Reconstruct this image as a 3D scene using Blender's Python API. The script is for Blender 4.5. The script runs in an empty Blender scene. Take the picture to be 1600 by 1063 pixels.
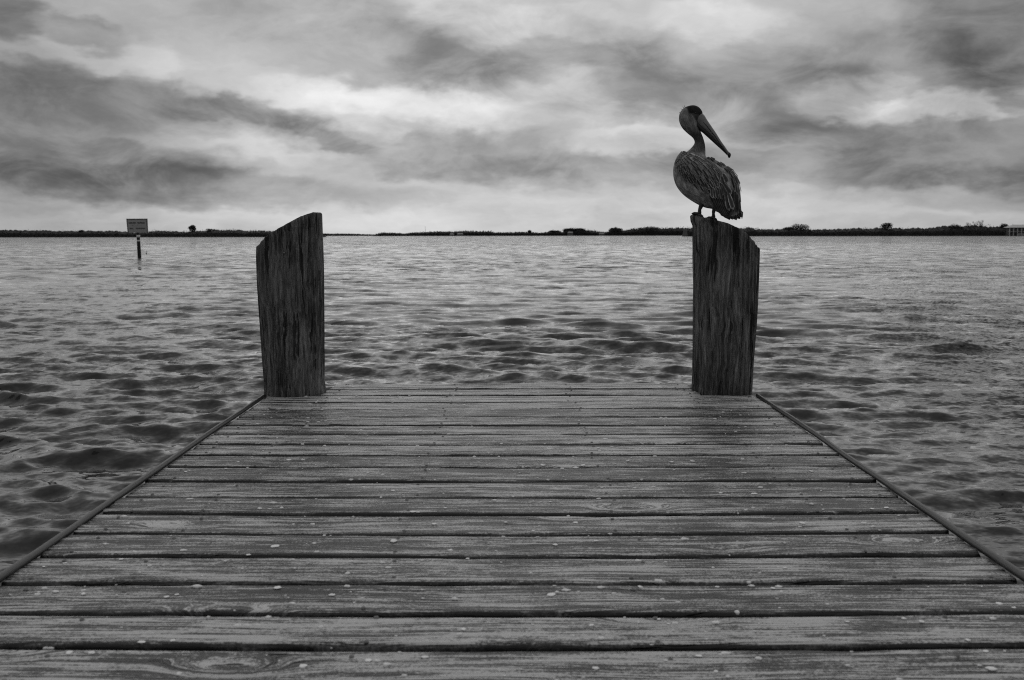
import bpy, math, random
import numpy as np
from mathutils import Matrix, Vector

random.seed(7)
RNG = np.random.default_rng(11)
SC = bpy.context.scene
COL = SC.collection

# ------------------------------------------------------------------ camera
F_PX, CX, CY = 1555.0, 800.0, 531.5          # focal length in pixels of the 1600 px wide photograph
CAM_Z, DECK_Z = 1.80, 1.05
PITCH, ROLL = math.atan(164.0 / F_PX), math.radians(0.07)
_R, _F, _U = np.array([1, 0, 0.]), np.array([0, math.cos(PITCH), -math.sin(PITCH)]), np.array([0, math.sin(PITCH), math.cos(PITCH)])
CR = _R * math.cos(ROLL) - _U * math.sin(ROLL)
CU = _U * math.cos(ROLL) + _R * math.sin(ROLL)
cam_d = bpy.data.cameras.new('camera')
cam_d.sensor_width, cam_d.lens = 36.0, 36.0 * F_PX / 1600.0
cam_d.clip_start, cam_d.clip_end = 0.05, 20000
cam_d.dof.use_dof, cam_d.dof.focus_distance, cam_d.dof.aperture_fstop = True, 4.85, 7.0
cam = bpy.data.objects.new('camera', cam_d)
COL.objects.link(cam)
cam.matrix_world = Matrix(((CR[0], CU[0], -_F[0], 0), (CR[1], CU[1], -_F[1], 0), (CR[2], CU[2], -_F[2], CAM_Z), (0, 0, 0, 1)))
SC.camera = cam

def ray(px, py):
    return _F + CR * ((px - CX) / F_PX) + CU * ((CY - py) / F_PX)
def on_z(px, py, z):                          # where the sight line through a photo point meets a level plane
    d = ray(px, py); t = (z - CAM_Z) / d[2]
    return np.array([d[0] * t, d[1] * t, z])
def on_y(px, py, y):                          # ... and an upright plane at distance y
    d = ray(px, py); t = y / d[1]
    return np.array([d[0] * t, y, CAM_Z + d[2] * t])

# ------------------------------------------------------------------ node helpers
class NT:
    def __init__(self, tree):
        self.t, self.n, self.l = tree, tree.nodes, tree.links
    def link(self, a, b):
        self.l.new(a, b)
    def put(self, sock, v):
        if isinstance(v, bpy.types.NodeSocket): self.l.new(v, sock)
        elif v is not None: sock.default_value = v
    def math(self, op, a, b=None, c=None, clamp=False):
        n = self.n.new('ShaderNodeMath'); n.operation = op; n.use_clamp = clamp
        for i, v in enumerate((a, b, c)): self.put(n.inputs[i], v)
        return n.outputs[0]
    def vmath(self, op, a, b=None):
        n = self.n.new('ShaderNodeVectorMath'); n.operation = op
        self.put(n.inputs[0], a); self.put(n.inputs[1], b)
        return n.outputs[0]
    def xyz(self, x=0.0, y=0.0, z=0.0):
        n = self.n.new('ShaderNodeCombineXYZ')
        for i, v in enumerate((x, y, z)): self.put(n.inputs[i], v)
        return n.outputs[0]
    def sep(self, v):
        n = self.n.new('ShaderNodeSeparateXYZ'); self.l.new(v, n.inputs[0]); return n.outputs
    def noise(self, vec, scale=1.0, detail=4.0, rough=0.55, dist=0.0, lac=2.0):
        n = self.n.new('ShaderNodeTexNoise'); n.noise_dimensions = '3D'
        self.put(n.inputs['Vector'], vec)
        for k, v in (('Scale', scale), ('Detail', detail), ('Roughness', rough), ('Distortion', dist), ('Lacunarity', lac)): self.put(n.inputs[k], v)
        return n.outputs['Fac']
    def noise3(self, vec, scale, detail=3.0):
        n = self.n.new('ShaderNodeTexNoise'); self.put(n.inputs['Vector'], vec)
        n.inputs['Scale'].default_value = scale; n.inputs['Detail'].default_value = detail
        return n.outputs['Color']
    def sstep(self, v, a, b, lo=0.0, hi=1.0):
        n = self.n.new('ShaderNodeMapRange'); n.interpolation_type = 'SMOOTHSTEP'
        self.put(n.inputs[0], v)
        for i, k in enumerate((a, b, lo, hi)): self.put(n.inputs[i + 1], k)
        return n.outputs[0]
    def grey(self, v):
        n = self.n.new('ShaderNodeCombineColor')
        for i in range(3): self.put(n.inputs[i], v)
        return n.outputs[0]

def material(name):
    m = bpy.data.materials.new(name); m.use_nodes = True
    t = NT(m.node_tree); b = t.n['Principled BSDF']
    return m, t, b
def grey_of(v): return (v, v, v, 1)

# ------------------------------------------------------------------ sky: Nishita sky seen through a broken cloud deck
SUN_EL, SUN_AZ = math.radians(36), math.radians(-2)
world = bpy.data.worlds.new('World'); SC.world = world; world.use_nodes = True
wt = NT(world.node_tree)
bg = wt.n['Background']
geo = wt.n.new('ShaderNodeTexCoord').outputs['Generated']
dx, dy, dz = wt.sep(geo)
azim = wt.math('ARCTAN2', dx, dy)
elev = wt.math('ARCSINE', dz)
zc = wt.math('ADD', wt.math('MAXIMUM', dz, 0.0), 0.16)
plane = wt.xyz(wt.math('DIVIDE', dx, zc), wt.math('DIVIDE', dy, zc), 0.0)      # position on the cloud layer
sky_uv = wt.xyz(azim, elev, 0.0)
warp = wt.vmath('SUBTRACT', wt.noise3(wt.vmath('ADD', plane, (3.1, 7.7, 0)), 0.9, 5.0), (0.5, 0.5, 0.5))
warp_s = wt.vmath('MULTIPLY', warp, (0.055, 0.022, 0.0))
fine = wt.vmath('SUBTRACT', wt.noise3(wt.vmath('MULTIPLY', sky_uv, (1.0, 2.6, 1.0)), 13.0, 5.0), (0.5, 0.5, 0.5))
fine2 = wt.vmath('SUBTRACT', wt.noise3(wt.vmath('MULTIPLY', sky_uv, (1.0, 1.9, 1.0)), 38.0, 6.0), (0.5, 0.5, 0.5))
warped = wt.vmath('ADD', wt.vmath('ADD', sky_uv, warp_s), wt.vmath('ADD', wt.vmath('MULTIPLY', fine, (0.075, 0.030, 0.0)), wt.vmath('MULTIPLY', fine2, (0.028, 0.023, 0.0))))
# clouds of this particular sky: photo position, half size, slope in degrees (down to the right), tone step
BLOBS = [
    (8, 28, 58, 40, 0, -0.34), (130, 54, 62, 22, 10, -0.17), (150, 160, 360, 46, 6, -0.34), (390, 176, 150, 22, 7, -0.14), (50, 235, 300, 52, 6, -0.28),
    (190, 245, 150, 24, 5, -0.10), (300, 292, 420, 34, 3, -0.23), (100, 300, 260, 36, 0, -0.12), (560, 60, 300, 85, 14, -0.18), (830, 95, 270, 105, 10, -0.27),
    (690, 232, 290, 52, 6, -0.28), (520, 218, 90, 16, 12, -0.14), (800, 275, 230, 26, 2, -0.10), (480, 265, 200, 26, 0, -0.06),
    (1185, 150, 210, 75, 3, -0.27), (1080, 110, 170, 90, 0, -0.10), (1420, 108, 180, 60, 8, -0.22), (1630, 15, 210, 130, 15, -0.36), (1500, 225, 400, 62, 4, -0.24),
    (1270, 262, 320, 30, 3, -0.17), (1586, 158, 42, 18, 0, -0.24), (1560, 290, 260, 36, 0, -0.16), (1000, 262, 230, 26, 2, -0.10), (1330, 215, 200, 30, 0, -0.10),
    (980, 240, 110, 30, 4, -0.08), (1050, 300, 300, 22, 0, -0.06),
    (178, 85, 120, 30, 8, 0.11), (330, 112, 120, 40, 12, 0.06), (470, 215, 220, 40, 4, 0.14), (620, 172, 230, 40, 4, 0.26), (740, 22, 150, 48, 6, 0.22),
    (905, 35, 130, 34, 8, 0.16), (1120, 30, 110, 36, 6, 0.16), (1330, 152, 95, 40, 0, 0.30), (1490, 168, 190, 24, -2, 0.26), (960, 160, 230, 50, 3, 0.20),
    (760, 150, 120, 36, 0, 0.12), (990, 215, 140, 24, 0, 0.14), (1210, 205, 180, 28, 0, 0.10), (640, 318, 640, 36, 0, 0.03), (1240, 318, 420, 26, 0, 0.06), (800, 335, 900, 34, 0, 0.03),
]
acc, dark = 0.0, 0.0
for (bx, by, rx, ry, ang, amp) in BLOBS:
    d = ray(bx, by); d = d / np.linalg.norm(d)
    mp = wt.n.new('ShaderNodeMapping'); mp.vector_type = 'TEXTURE'
    mp.inputs['Location'].default_value = (math.atan2(d[0], d[1]), math.asin(d[2]), 0)
    mp.inputs['Rotation'].default_value = (0, 0, -math.radians(ang))
    mp.inputs['Scale'].default_value = (rx * 1.25 / F_PX, ry * 1.25 / F_PX, 1)
    wt.link(warped, mp.inputs['Vector'])
    g = wt.n.new('ShaderNodeTexGradient'); g.gradient_type = 'SPHERICAL'
    wt.link(mp.outputs[0], g.inputs[0])
    soft = wt.sstep(g.outputs['Fac'], 0.10, 0.56)
    if amp < 0: dark = wt.math('MULTIPLY_ADD', soft, amp * 0.55, dark)
    else: acc = wt.math('MULTIPLY_ADD', soft, amp * 0.54, acc)
billow = wt.math('SUBTRACT', wt.noise(wt.vmath('ADD', plane, (1.3, 4.2, 0)), 0.8, 8.0, 0.58, 0.5), 0.5)
puff = wt.noise(wt.vmath('MULTIPLY', sky_uv, (1.0, 2.0, 1.0)), 11.0, 8.0, 0.62, 0.6)
acc = wt.math('ADD', acc, wt.math('MULTIPLY', dark, wt.sstep(puff, 0.32, 0.66, 0.68, 1.28)))
wisps = wt.math('SUBTRACT', wt.noise(wt.vmath('MULTIPLY', warped, (1.0, 2.3, 1.0)), 8.0, 8.0, 0.62), 0.5)
side = wt.math('MULTIPLY', wt.math('POWER', wt.math('ABSOLUTE', azim), 2.0), -0.50)
side = wt.math('MAXIMUM', side, -0.10)
tone = wt.math('ADD', wt.math('ADD', 0.715, acc), wt.math('ADD', wt.math('MULTIPLY', billow, 0.26), wt.math('MULTIPLY', wisps, 0.26)))
tone = wt.math('ADD', wt.math('ADD', tone, side), wt.sstep(elev, 0.20, 0.75, 0.0, -0.11))      # unseen sky overhead darkened to dim the near water and deck
tone = wt.math('MINIMUM', wt.math('MAXIMUM', tone, 0.22), 0.93)
clouds = wt.math('MULTIPLY', wt.math('POWER', tone, 2.2), 10.0)
skyt = wt.n.new('ShaderNodeTexSky'); skyt.sky_type = 'NISHITA'; skyt.sun_disc = False
skyt.sun_elevation, skyt.sun_rotation = SUN_EL, SUN_AZ
bw = wt.n.new('ShaderNodeRGBToBW'); wt.link(skyt.outputs[0], bw.inputs[0])
clear = wt.math('MINIMUM', bw.outputs[0], 12.0)
final = wt.math('ADD', wt.math('MULTIPLY', clouds, 0.95), wt.math('MULTIPLY', clear, 0.04))   # the thin blue that comes through
wt.link(wt.grey(final), bg.inputs['Color'])
bg.inputs['Strength'].default_value = 0.10
world.cycles.sampling_method = 'MANUAL'; world.cycles.sample_map_resolution = 512

# ------------------------------------------------------------------ sun behind the overcast, exposure
sun_d = bpy.data.lights.new('sun', 'SUN'); sun_d.energy = 0.6; sun_d.angle = math.radians(120); sun_d.color = (1, 0.995, 0.985)
sun = bpy.data.objects.new('sun', sun_d); COL.objects.link(sun)
to_sun = Vector((math.sin(SUN_AZ) * math.cos(SUN_EL), math.cos(SUN_AZ) * math.cos(SUN_EL), math.sin(SUN_EL)))
sun.rotation_euler = to_sun.to_track_quat('Z', 'Y').to_euler()
vs = SC.view_settings
vs.view_transform, vs.look, vs.exposure, vs.gamma = 'Standard', 'None', 0.20, 1.0
vs.use_curve_mapping = False
SC.render.engine = 'CYCLES'
SC.cycles.use_denoising = False
SC.cycles.max_bounces = 6
SC.cycles.filter_width = 1.1

# ------------------------------------------------------------------ mesh helpers
def smoothstep(x): x = np.clip(x, 0, 1); return x * x * (3 - 2 * x)
_LAT = RNG.random((257, 257))
_LAT[256, :] = _LAT[0, :]; _LAT[:, 256] = _LAT[:, 0]
def vnoise(x, y):
    xi, yi = np.floor(x), np.floor(y)
    fx, fy = smoothstep(x - xi), smoothstep(y - yi)
    xi, yi = xi.astype(int) % 256, yi.astype(int) % 256
    a, b, c, d = _LAT[xi, yi], _LAT[xi + 1, yi], _LAT[xi, yi + 1], _LAT[xi + 1, yi + 1]
    return (a * (1 - fx) + b * fx) * (1 - fy) + (c * (1 - fx) + d * fx) * fy - 0.5
def fbm(x, y, o=4):
    s, a = 0, 1.0
    for k in range(o):
        s = s + a * vnoise(x * 2 ** k + 17.3 * k, y * 2 ** k + 5.1 * k); a *= 0.5
    return s

def link_mesh(name, verts, faces, mat, parent=None, smooth=True, uv=None, loc=None):
    me = bpy.data.meshes.new(name)
    me.from_pydata([tuple(v) for v in verts], [], [tuple(f) for f in faces])
    if uv is not None:
        lay = me.uv_layers.new(name='UVMap')
        idx = np.empty(len(me.loops), dtype=np.int32); me.loops.foreach_get('vertex_index', idx)
        lay.data.foreach_set('uv', np.asarray(uv, dtype=np.float32)[idx].ravel())
    if smooth: me.polygons.foreach_set('use_smooth', [True] * len(me.polygons))
    me.materials.append(mat); me.update()
    return link_data(name, me, parent, loc)
def link_data(name, me, parent=None, loc=None):
    o = bpy.data.objects.new(name, me); COL.objects.link(o)
    if parent is not None: o.parent = parent
    if loc is not None: o.location = loc
    return o
def big_grid(name, V, mat):                    # V: rows x cols x 3
    r, c = V.shape[:2]
    me = bpy.data.meshes.new(name)
    me.vertices.add(r * c); me.vertices.foreach_set('co', V.reshape(-1).astype(np.float32))
    i = np.arange(r * c).reshape(r, c)
    q = np.stack([i[:-1, :-1], i[:-1, 1:], i[1:, 1:], i[1:, :-1]], -1).reshape(-1, 4)
    n = len(q)
    me.loops.add(n * 4); me.loops.foreach_set('vertex_index', q.ravel().astype(np.int32))
    me.polygons.add(n); me.polygons.foreach_set('loop_start', (np.arange(n) * 4).astype(np.int32))
    me.polygons.foreach_set('use_smooth', np.ones(n, dtype=bool))
    me.update(calc_edges=True); me.validate()
    me.materials.append(mat)
    return link_data(name, me)
def tag(o, label=None, cat=None, group=None, kind=None):
    for k, v in (('label', label), ('category', cat), ('group', group), ('kind', kind)):
        if v: o[k] = v
    return o
def empty(name, loc, label=None, cat=None, group=None):
    o = bpy.data.objects.new(name, None); o.empty_display_size = 0.1; COL.objects.link(o); o.location = loc
    return tag(o, label, cat, group)

class MB:                                      # collects pieces into one mesh
    def __init__(self): self.v, self.f, self.uv = [], [], []
    def add(self, V, Fc, uv=None):
        b = len(self.v); self.v += [tuple(p) for p in V]; self.f += [tuple(i + b for i in f) for f in Fc]
        self.uv += list(uv) if uv is not None else [(0.5, 0.5)] * len(V)
    def box(self, x0, x1, y0, y1, z0, z1):
        self.add([(x0, y0, z0), (x1, y0, z0), (x1, y1, z0), (x0, y1, z0), (x0, y0, z1), (x1, y0, z1), (x1, y1, z1), (x0, y1, z1)],
                 [(0, 3, 2, 1), (4, 5, 6, 7), (0, 1, 5, 4), (1, 2, 6, 5), (2, 3, 7, 6), (3, 0, 4, 7)])
    def tube(self, pts, rad, n=10, sq=1.0):
        pts = [np.asarray(p, float) for p in pts]; rings = []
        for i, p in enumerate(pts):
            t = pts[min(i + 1, len(pts) - 1)] - pts[max(i - 1, 0)]; t /= np.linalg.norm(t)
            a = np.cross(t, (0, 0, 1.0)) if abs(t[2]) < 0.95 else np.cross(t, (1.0, 0, 0)); a /= np.linalg.norm(a); b = np.cross(t, a)
            r = rad[i] if hasattr(rad, '__len__') else rad
            rings.append([p + r * (math.cos(k) * a + sq * math.sin(k) * b) for k in np.linspace(0, 2 * math.pi, n, endpoint=False)])
        self.loft(rings)
    def loft(self, rings, caps=True):
        n = len(rings[0]); V = [p for r in rings for p in r]; Fc = []
        for i in range(len(rings) - 1):
            for k in range(n):
                Fc.append((i * n + k, i * n + (k + 1) % n, (i + 1) * n + (k + 1) % n, (i + 1) * n + k))
        if caps:
            Fc.append(tuple(range(n - 1, -1, -1))); Fc.append(tuple((len(rings) - 1) * n + k for k in range(n)))
        self.add(V, Fc)
    def build(self, name, mat, parent=None, smooth=True, origin=None):
        V = np.array(self.v)
        if origin is not None: V = V - np.asarray(origin)
        return link_mesh(name, V, self.f, mat, parent, smooth, self.uv, None)

def catmull(rows, per):                        # rows: n x k array, smooth resample
    A = np.asarray(rows, float); n = len(A); out = []
    for i in range(n - 1):
        p0, p1, p2, p3 = A[max(i - 1, 0)], A[i], A[i + 1], A[min(i + 2, n - 1)]
        for s in np.linspace(0, 1, per, endpoint=False):
            out.append(0.5 * (2 * p1 + (p2 - p0) * s + (2 * p0 - 5 * p1 + 4 * p2 - p3) * s * s + (3 * p1 - p0 - 3 * p2 + p3) * s ** 3))
    out.append(A[-1]); return np.array(out)

# ------------------------------------------------------------------ materials
def bump(t, b, h, dist, strength=1.0, normal=None):
    n = t.n.new('ShaderNodeBump'); n.inputs['Distance'].default_value = dist; n.inputs['Strength'].default_value = strength
    t.put(n.inputs['Height'], h)
    if normal is not None: t.link(normal, n.inputs['Normal'])
    t.link(n.outputs[0], b.inputs['Normal']); return n.outputs[0]

def deck_wood():
    m, t, b = material('weathered_deck_wood')
    oi = t.n.new('ShaderNodeObjectInfo').outputs['Random']
    off = t.xyz(t.math('MULTIPLY', oi, 61.7), t.math('MULTIPLY', oi, 23.1), t.math('MULTIPLY', oi, 9.0))
    P = t.vmath('ADD', t.n.new('ShaderNodeTexCoord').outputs['Object'], off)
    x, y, z = t.sep(P)
    # knots
    vo = t.n.new('ShaderNodeTexVoronoi'); vo.feature = 'F1'; vo.inputs['Scale'].default_value = 1.0
    t.link(t.xyz(t.math('MULTIPLY', x, 1.9), t.math('MULTIPLY', y, 5.0), 0.0), vo.inputs['Vector'])
    on = t.math('GREATER_THAN', t.sep(vo.outputs['Color'])[0], 0.30)
    kd = t.math('ADD', vo.outputs['Distance'], t.math('MULTIPLY', t.math('SUBTRACT', t.noise(P, 22.0, 3.0), 0.5), 0.08))
    knot = t.math('MULTIPLY', t.sstep(kd, 0.30, 0.02), on)
    core = t.math('MULTIPLY', t.sstep(kd, 0.085, 0.045), on)
    wav = t.math('SUBTRACT', t.noise(t.xyz(t.math('MULTIPLY', x, 1.1), t.math('MULTIPLY', y, 4.0), 0.0), 1.0, 3.0), 0.5)
    yy = t.math('ADD', t.math('ADD', y, t.math('MULTIPLY', wav, 0.07)), t.math('MULTIPLY', knot, 0.075))
    grain = t.noise(t.xyz(t.math('MULTIPLY', x, 4.0), t.math('MULTIPLY', yy, 120.0), 0.0), 1.0, 5.0, 0.62)
    hair = t.noise(t.xyz(t.math('MULTIPLY', x, 7.0), t.math('MULTIPLY', yy, 420.0), 0.0), 1.0, 3.0, 0.6)
    hair2 = t.noise(t.xyz(t.math('MULTIPLY', x, 5.0), t.math('MULTIPLY', yy, 210.0), 5.0), 1.0, 4.0, 0.65)
    ring = t.math('MULTIPLY_ADD', t.math('SINE', t.math('MULTIPLY', yy, 560.0)), 0.5, 0.5)
    band = t.noise(t.xyz(t.math('MULTIPLY', x, 1.5), t.math('MULTIPLY', yy, 26.0), 3.0), 1.0, 4.0, 0.6)
    band2 = t.noise(t.xyz(t.math('MULTIPLY', x, 2.2), t.math('MULTIPLY', yy, 48.0), 11.0), 1.0, 4.0, 0.6)
    crk = t.noise(t.xyz(t.math('MULTIPLY', x, 1.7), t.math('MULTIPLY', yy, 62.0), 8.0), 1.0, 3.0, 0.5)
    crack = t.math('MULTIPLY', t.sstep(crk, 0.578, 0.605), t.sstep(t.noise(P, 3.0, 2.0), 0.36, 0.54))
    blotch = t.noise(t.xyz(t.math('MULTIPLY', x, 5.5), t.math('MULTIPLY', yy, 13.0), 1.0), 1.0, 6.0, 0.65)
    speck = t.noise(P, 170.0, 2.0, 0.7)
    pits = t.noise(t.xyz(t.math('MULTIPLY', x, 28.0), t.math('MULTIPLY', yy, 75.0), 2.0), 1.0, 4.0, 0.7)
    tone = 0.50
    for s, lo_k, hi_k, k in ((band, 0.38, 0.62, 0.30), (band2, 0.40, 0.60, 0.22), (grain, 0.38, 0.62, 0.42), (blotch, 0.38, 0.62, 0.34)):
        tone = t.math('MULTIPLY_ADD', t.math('SUBTRACT', t.sstep(s, lo_k, hi_k), 0.5), k, tone)
    for s, k in ((t.sstep(hair, 0.36, 0.64), 0.26), (t.sstep(hair2, 0.38, 0.62), 0.36), (speck, 1.25), (pits, 0.75)):
        tone = t.math('MULTIPLY_ADD', t.math('SUBTRACT', s, 0.5), k, tone)
    tone = t.math('MULTIPLY_ADD', t.math('SUBTRACT', ring, 0.5), 0.07, tone)
    tone = t.math('MULTIPLY_ADD', knot, 0.20, tone)
    tone = t.math('MULTIPLY_ADD', t.math('SUBTRACT', oi, 0.5), 0.36, tone)
    tone = t.math('MULTIPLY_ADD', core, -0.50, tone)
    tone = t.math('MULTIPLY_ADD', t.math('SUBTRACT', tone, 0.5), 1.6, 0.5)
    tone = t.math('MAXIMUM', tone, 0.08)
    alb = t.math('MULTIPLY', t.math('POWER', tone, 2.1), 0.86)
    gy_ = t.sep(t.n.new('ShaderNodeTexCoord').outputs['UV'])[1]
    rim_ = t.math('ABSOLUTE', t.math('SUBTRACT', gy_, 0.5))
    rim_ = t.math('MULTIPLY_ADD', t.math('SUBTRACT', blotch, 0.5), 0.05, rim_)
    alb = t.math('MULTIPLY', alb, t.sstep(rim_, 0.452, 0.488, 1.0, 0.08))             # gap shade painted into the board edges, along with joint grime
    alb = t.math('MULTIPLY', alb, t.math('MULTIPLY_ADD', crack, -0.86, 1.0))
    alb = t.math('MINIMUM', t.math('MAXIMUM', alb, 0.008), 0.48)
    # faded smears of bird droppings
    sm = t.sstep(t.noise(t.xyz(t.math('MULTIPLY', x, 7.0), t.math('MULTIPLY', y, 11.0), 21.0), 1.0, 5.0, 0.6), 0.66, 0.74)
    sm = t.math('MULTIPLY', sm, t.sstep(t.noise(P, 60.0, 4.0, 0.7), 0.40, 0.62))
    alb = t.math('MULTIPLY_ADD', sm, 0.16, alb)
    t.link(t.grey(alb), b.inputs['Base Color'])
    b.inputs['Roughness'].default_value = 0.44
    b.inputs['Specular IOR Level'].default_value = 0.5
    h = t.math('MULTIPLY_ADD', grain, 0.7, t.math('MULTIPLY', hair, 0.35))
    h = t.math('MULTIPLY_ADD', crack, -2.2, h); h = t.math('MULTIPLY_ADD', core, -0.8, h)
    bump(t, b, h, 0.0045, 0.9)
    return m

def pile_wood():
    m, t, b = material('dark_piling_wood')
    P = t.n.new('ShaderNodeTexCoord').outputs['Object']
    x, y, z = t.sep(P)
    wob = t.math('MULTIPLY', t.math('SUBTRACT', t.noise(P, 4.0, 3.0), 0.5), 0.05)
    q = t.xyz(t.math('ADD', x, wob), t.math('SUBTRACT', y, wob), t.math('MULTIPLY', z, 0.055))
    grain = t.sstep(t.noise(q, 85.0, 5.0, 0.65), 0.30, 0.70)
    hair = t.noise(q, 300.0, 3.0, 0.65)
    crk = t.noise(t.vmath('ADD', q, (4, 2, 1)), 38.0, 3.0, 0.5)
    crack = t.sstep(crk, 0.61, 0.64)
    patch = t.noise(t.xyz(x, y, t.math('MULTIPLY', z, 0.4)), 9.0, 5.0, 0.6)
    tone = t.math('MULTIPLY_ADD', t.math('SUBTRACT', grain, 0.5), 0.38, 0.47)
    for s, k in ((hair, 0.8), (patch, 0.9)): tone = t.math('MULTIPLY_ADD', t.math('SUBTRACT', s, 0.5), k, tone)
    tone = t.math('MAXIMUM', tone, 0.08)
    alb = t.math('MULTIPLY', t.math('POWER', tone, 1.8), 0.42)
    alb = t.math('MULTIPLY', alb, t.math('MULTIPLY_ADD', crack, -0.8, 1.0))
    alb = t.math('MAXIMUM', alb, 0.008)
    t.link(t.grey(alb), b.inputs['Base Color'])
    b.inputs['Roughness'].default_value = 0.75; b.inputs['Specular IOR Level'].default_value = 0.25
    h = t.math('MULTIPLY_ADD', grain, 0.8, t.math('MULTIPLY', hair, 0.3)); h = t.math('MULTIPLY_ADD', crack, -1.8, h)
    bump(t, b, h, 0.008, 0.9)
    return m

def plain(name, v, rough=0.6, spec=0.4, nscale=30.0, namp=0.4):
    m, t, b = material(name)
    n = t.noise(t.n.new('ShaderNodeTexCoord').outputs['Object'], nscale, 5.0, 0.6)
    t.link(t.grey(t.math('MULTIPLY', t.math('MULTIPLY_ADD', t.math('SUBTRACT', n, 0.5), 2 * namp, 1.0), v)), b.inputs['Base Color'])
    b.inputs['Roughness'].default_value = rough; b.inputs['Specular IOR Level'].default_value = spec
    return m

def water_mat():
    m, t, b = material('choppy_water')
    P = t.n.new('ShaderNodeTexCoord').outputs['Object']
    x, y, z = t.sep(P)
    # ripples as slopes added to the surface normal: fine ones everywhere, broader ones where the mesh gets too coarse for them
    far = t.sstep(y, 14.0, 70.0)
    far2 = t.sstep(y, 60.0, 260.0)
    right = t.sstep(t.math('MULTIPLY_ADD', y, -0.30, x), 0.0, 3.4)                 # the rippled patch to the right of the pier
    gust = t.sstep(t.noise(t.xyz(t.math('MULTIPLY', x, 0.5), y, 5.0), 0.10, 3.0), 0.36, 0.64, 0.35, 1.25)
    def slopes(vec, scale, detail, kx, ky, w):
        c = t.vmath('SUBTRACT', t.noise3(vec, scale, detail), (0.5, 0.5, 0.5))
        c = t.vmath('MULTIPLY', c, (kx, ky, 0.0))
        sc_ = t.n.new('ShaderNodeVectorMath'); sc_.operation = 'SCALE'; t.link(c, sc_.inputs[0]); t.put(sc_.inputs['Scale'], w)
        return sc_.outputs[0]
    N = t.n.new('ShaderNodeNewGeometry').outputs['Normal']
    flat = t.xyz(t.math('MULTIPLY', x, 0.6), y, 0.0)
    mid = t.math('MULTIPLY', t.sstep(y, 5.0, 14.0, 0.75, 1.0), gust)
    N = t.vmath('ADD', N, slopes(flat, 5.5, 6.0, 0.46, 0.86, mid))
    N = t.vmath('ADD', N, slopes(t.vmath('ADD', flat, (9, 3, 1)), 24.0, 3.0, 0.27, 0.40, gust))
    N = t.vmath('ADD', N, slopes(t.vmath('ADD', flat, (2, 8, 4)), 1.5, 5.0, 0.7, 1.5, far))
    N = t.vmath('ADD', N, slopes(t.vmath('ADD', t.xyz(t.math('MULTIPLY', x, 0.5), t.math('MULTIPLY', y, 0.8), 0.0), (5, 1, 7)), 0.40, 5.0, 0.5, 1.3, far2))
    N = t.vmath('ADD', N, slopes(t.xyz(t.math('MULTIPLY_ADD', y, 0.5, x), t.math('MULTIPLY', y, 1.7), 7.0), 15.0, 5.0, 1.4, 1.7, right))
    # far off only the faces of the waves turned towards the shore one stands on are seen, the backs hide behind crests
    lean = t.vmath('MULTIPLY', t.vmath('NORMALIZE', P), (-1.0, -1.0, 0.0))
    ln = t.n.new('ShaderNodeVectorMath'); ln.operation = 'SCALE'; t.link(lean, ln.inputs[0]); t.put(ln.inputs['Scale'], t.math('MULTIPLY_ADD', far, 0.07, t.math('MULTIPLY', far2, 0.08)))
    N = t.vmath('ADD', N, ln.outputs[0])
    N = t.vmath('NORMALIZE', N)
    t.link(N, b.inputs['Normal'])
    b.inputs['Base Color'].default_value = grey_of(0.007)
    b.inputs['IOR'].default_value = 1.333
    b.inputs['Roughness'].default_value = 0.06
    b.inputs['Specular IOR Level'].default_value = 0.5
    return m

def feather_mat(name, dark, edge, rough=0.6):
    m, t, b = material(name)
    uv = t.n.new('ShaderNodeTexCoord').outputs['UV']
    u, v, _ = t.sep(uv)
    side_ = t.math('ABSOLUTE', t.math('SUBTRACT', u, 0.5))
    rim = t.math('MAXIMUM', t.sstep(side_, 0.24, 0.47), t.sstep(v, 0.80, 0.98))
    shaft = t.sstep(side_, 0.06, 0.015)
    barb = t.noise(t.xyz(t.math('MULTIPLY', u, 3.0), t.math('MULTIPLY', v, 26.0), 0.0), 2.0, 3.0)
    oi = t.n.new('ShaderNodeObjectInfo').outputs['Random']
    wear = t.noise(t.n.new('ShaderNodeTexCoord').outputs['Object'], 45.0, 4.0)
    k = t.math('MULTIPLY', rim, t.sstep(wear, 0.3, 0.65, 0.25, 1.0))
    a = t.math('MULTIPLY_ADD', k, edge - dark, dark)
    a = t.math('MULTIPLY', a, t.math('MULTIPLY_ADD', barb, 0.7, 0.62))
    a = t.math('MULTIPLY', a, t.math('MULTIPLY_ADD', shaft, -0.5, 1.0))
    a = t.math('MULTIPLY', a, t.math('MULTIPLY_ADD', oi, 0.4, 0.8))
    t.link(t.grey(a), b.inputs['Base Color'])
    b.inputs['Roughness'].default_value = rough; b.inputs['Specular IOR Level'].default_value = 0.3
    bump(t, b, t.math('MULTIPLY_ADD', barb, 0.6, t.math('MULTIPLY', shaft, 1.0)), 0.002, 0.6)
    return m

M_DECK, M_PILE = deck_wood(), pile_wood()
M_BEAM = plain('wet_beam_wood', 0.05, 0.7)
M_STRIP = plain('dark_edge_tube', 0.03, 0.45, 0.5, 60.0, 0.35)
M_METAL = plain('screw_metal', 0.16, 0.45, 0.8, 300.0, 0.3); M_METAL.node_tree.nodes['Principled BSDF'].inputs['Metallic'].default_value = 0.8
M_SHELL = plain('white_shell', 0.88, 0.55, 0.4, 120.0, 0.25)
M_DROP = plain('dried_dropping', 0.80, 0.8, 0.2, 140.0, 0.5)
M_LEAF = plain('mangrove_leaf', 0.030, 0.7, 0.2, 0.15, 0.6)
M_BARK = plain('dark_bark', 0.04, 0.8, 0.2, 2.0)
M_SOIL = plain('muddy_shore', 0.05, 0.9, 0.2, 0.05)
M_WHITE = plain('white_house_paint', 0.50, 0.6, 0.3, 0.5, 0.15)
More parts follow.
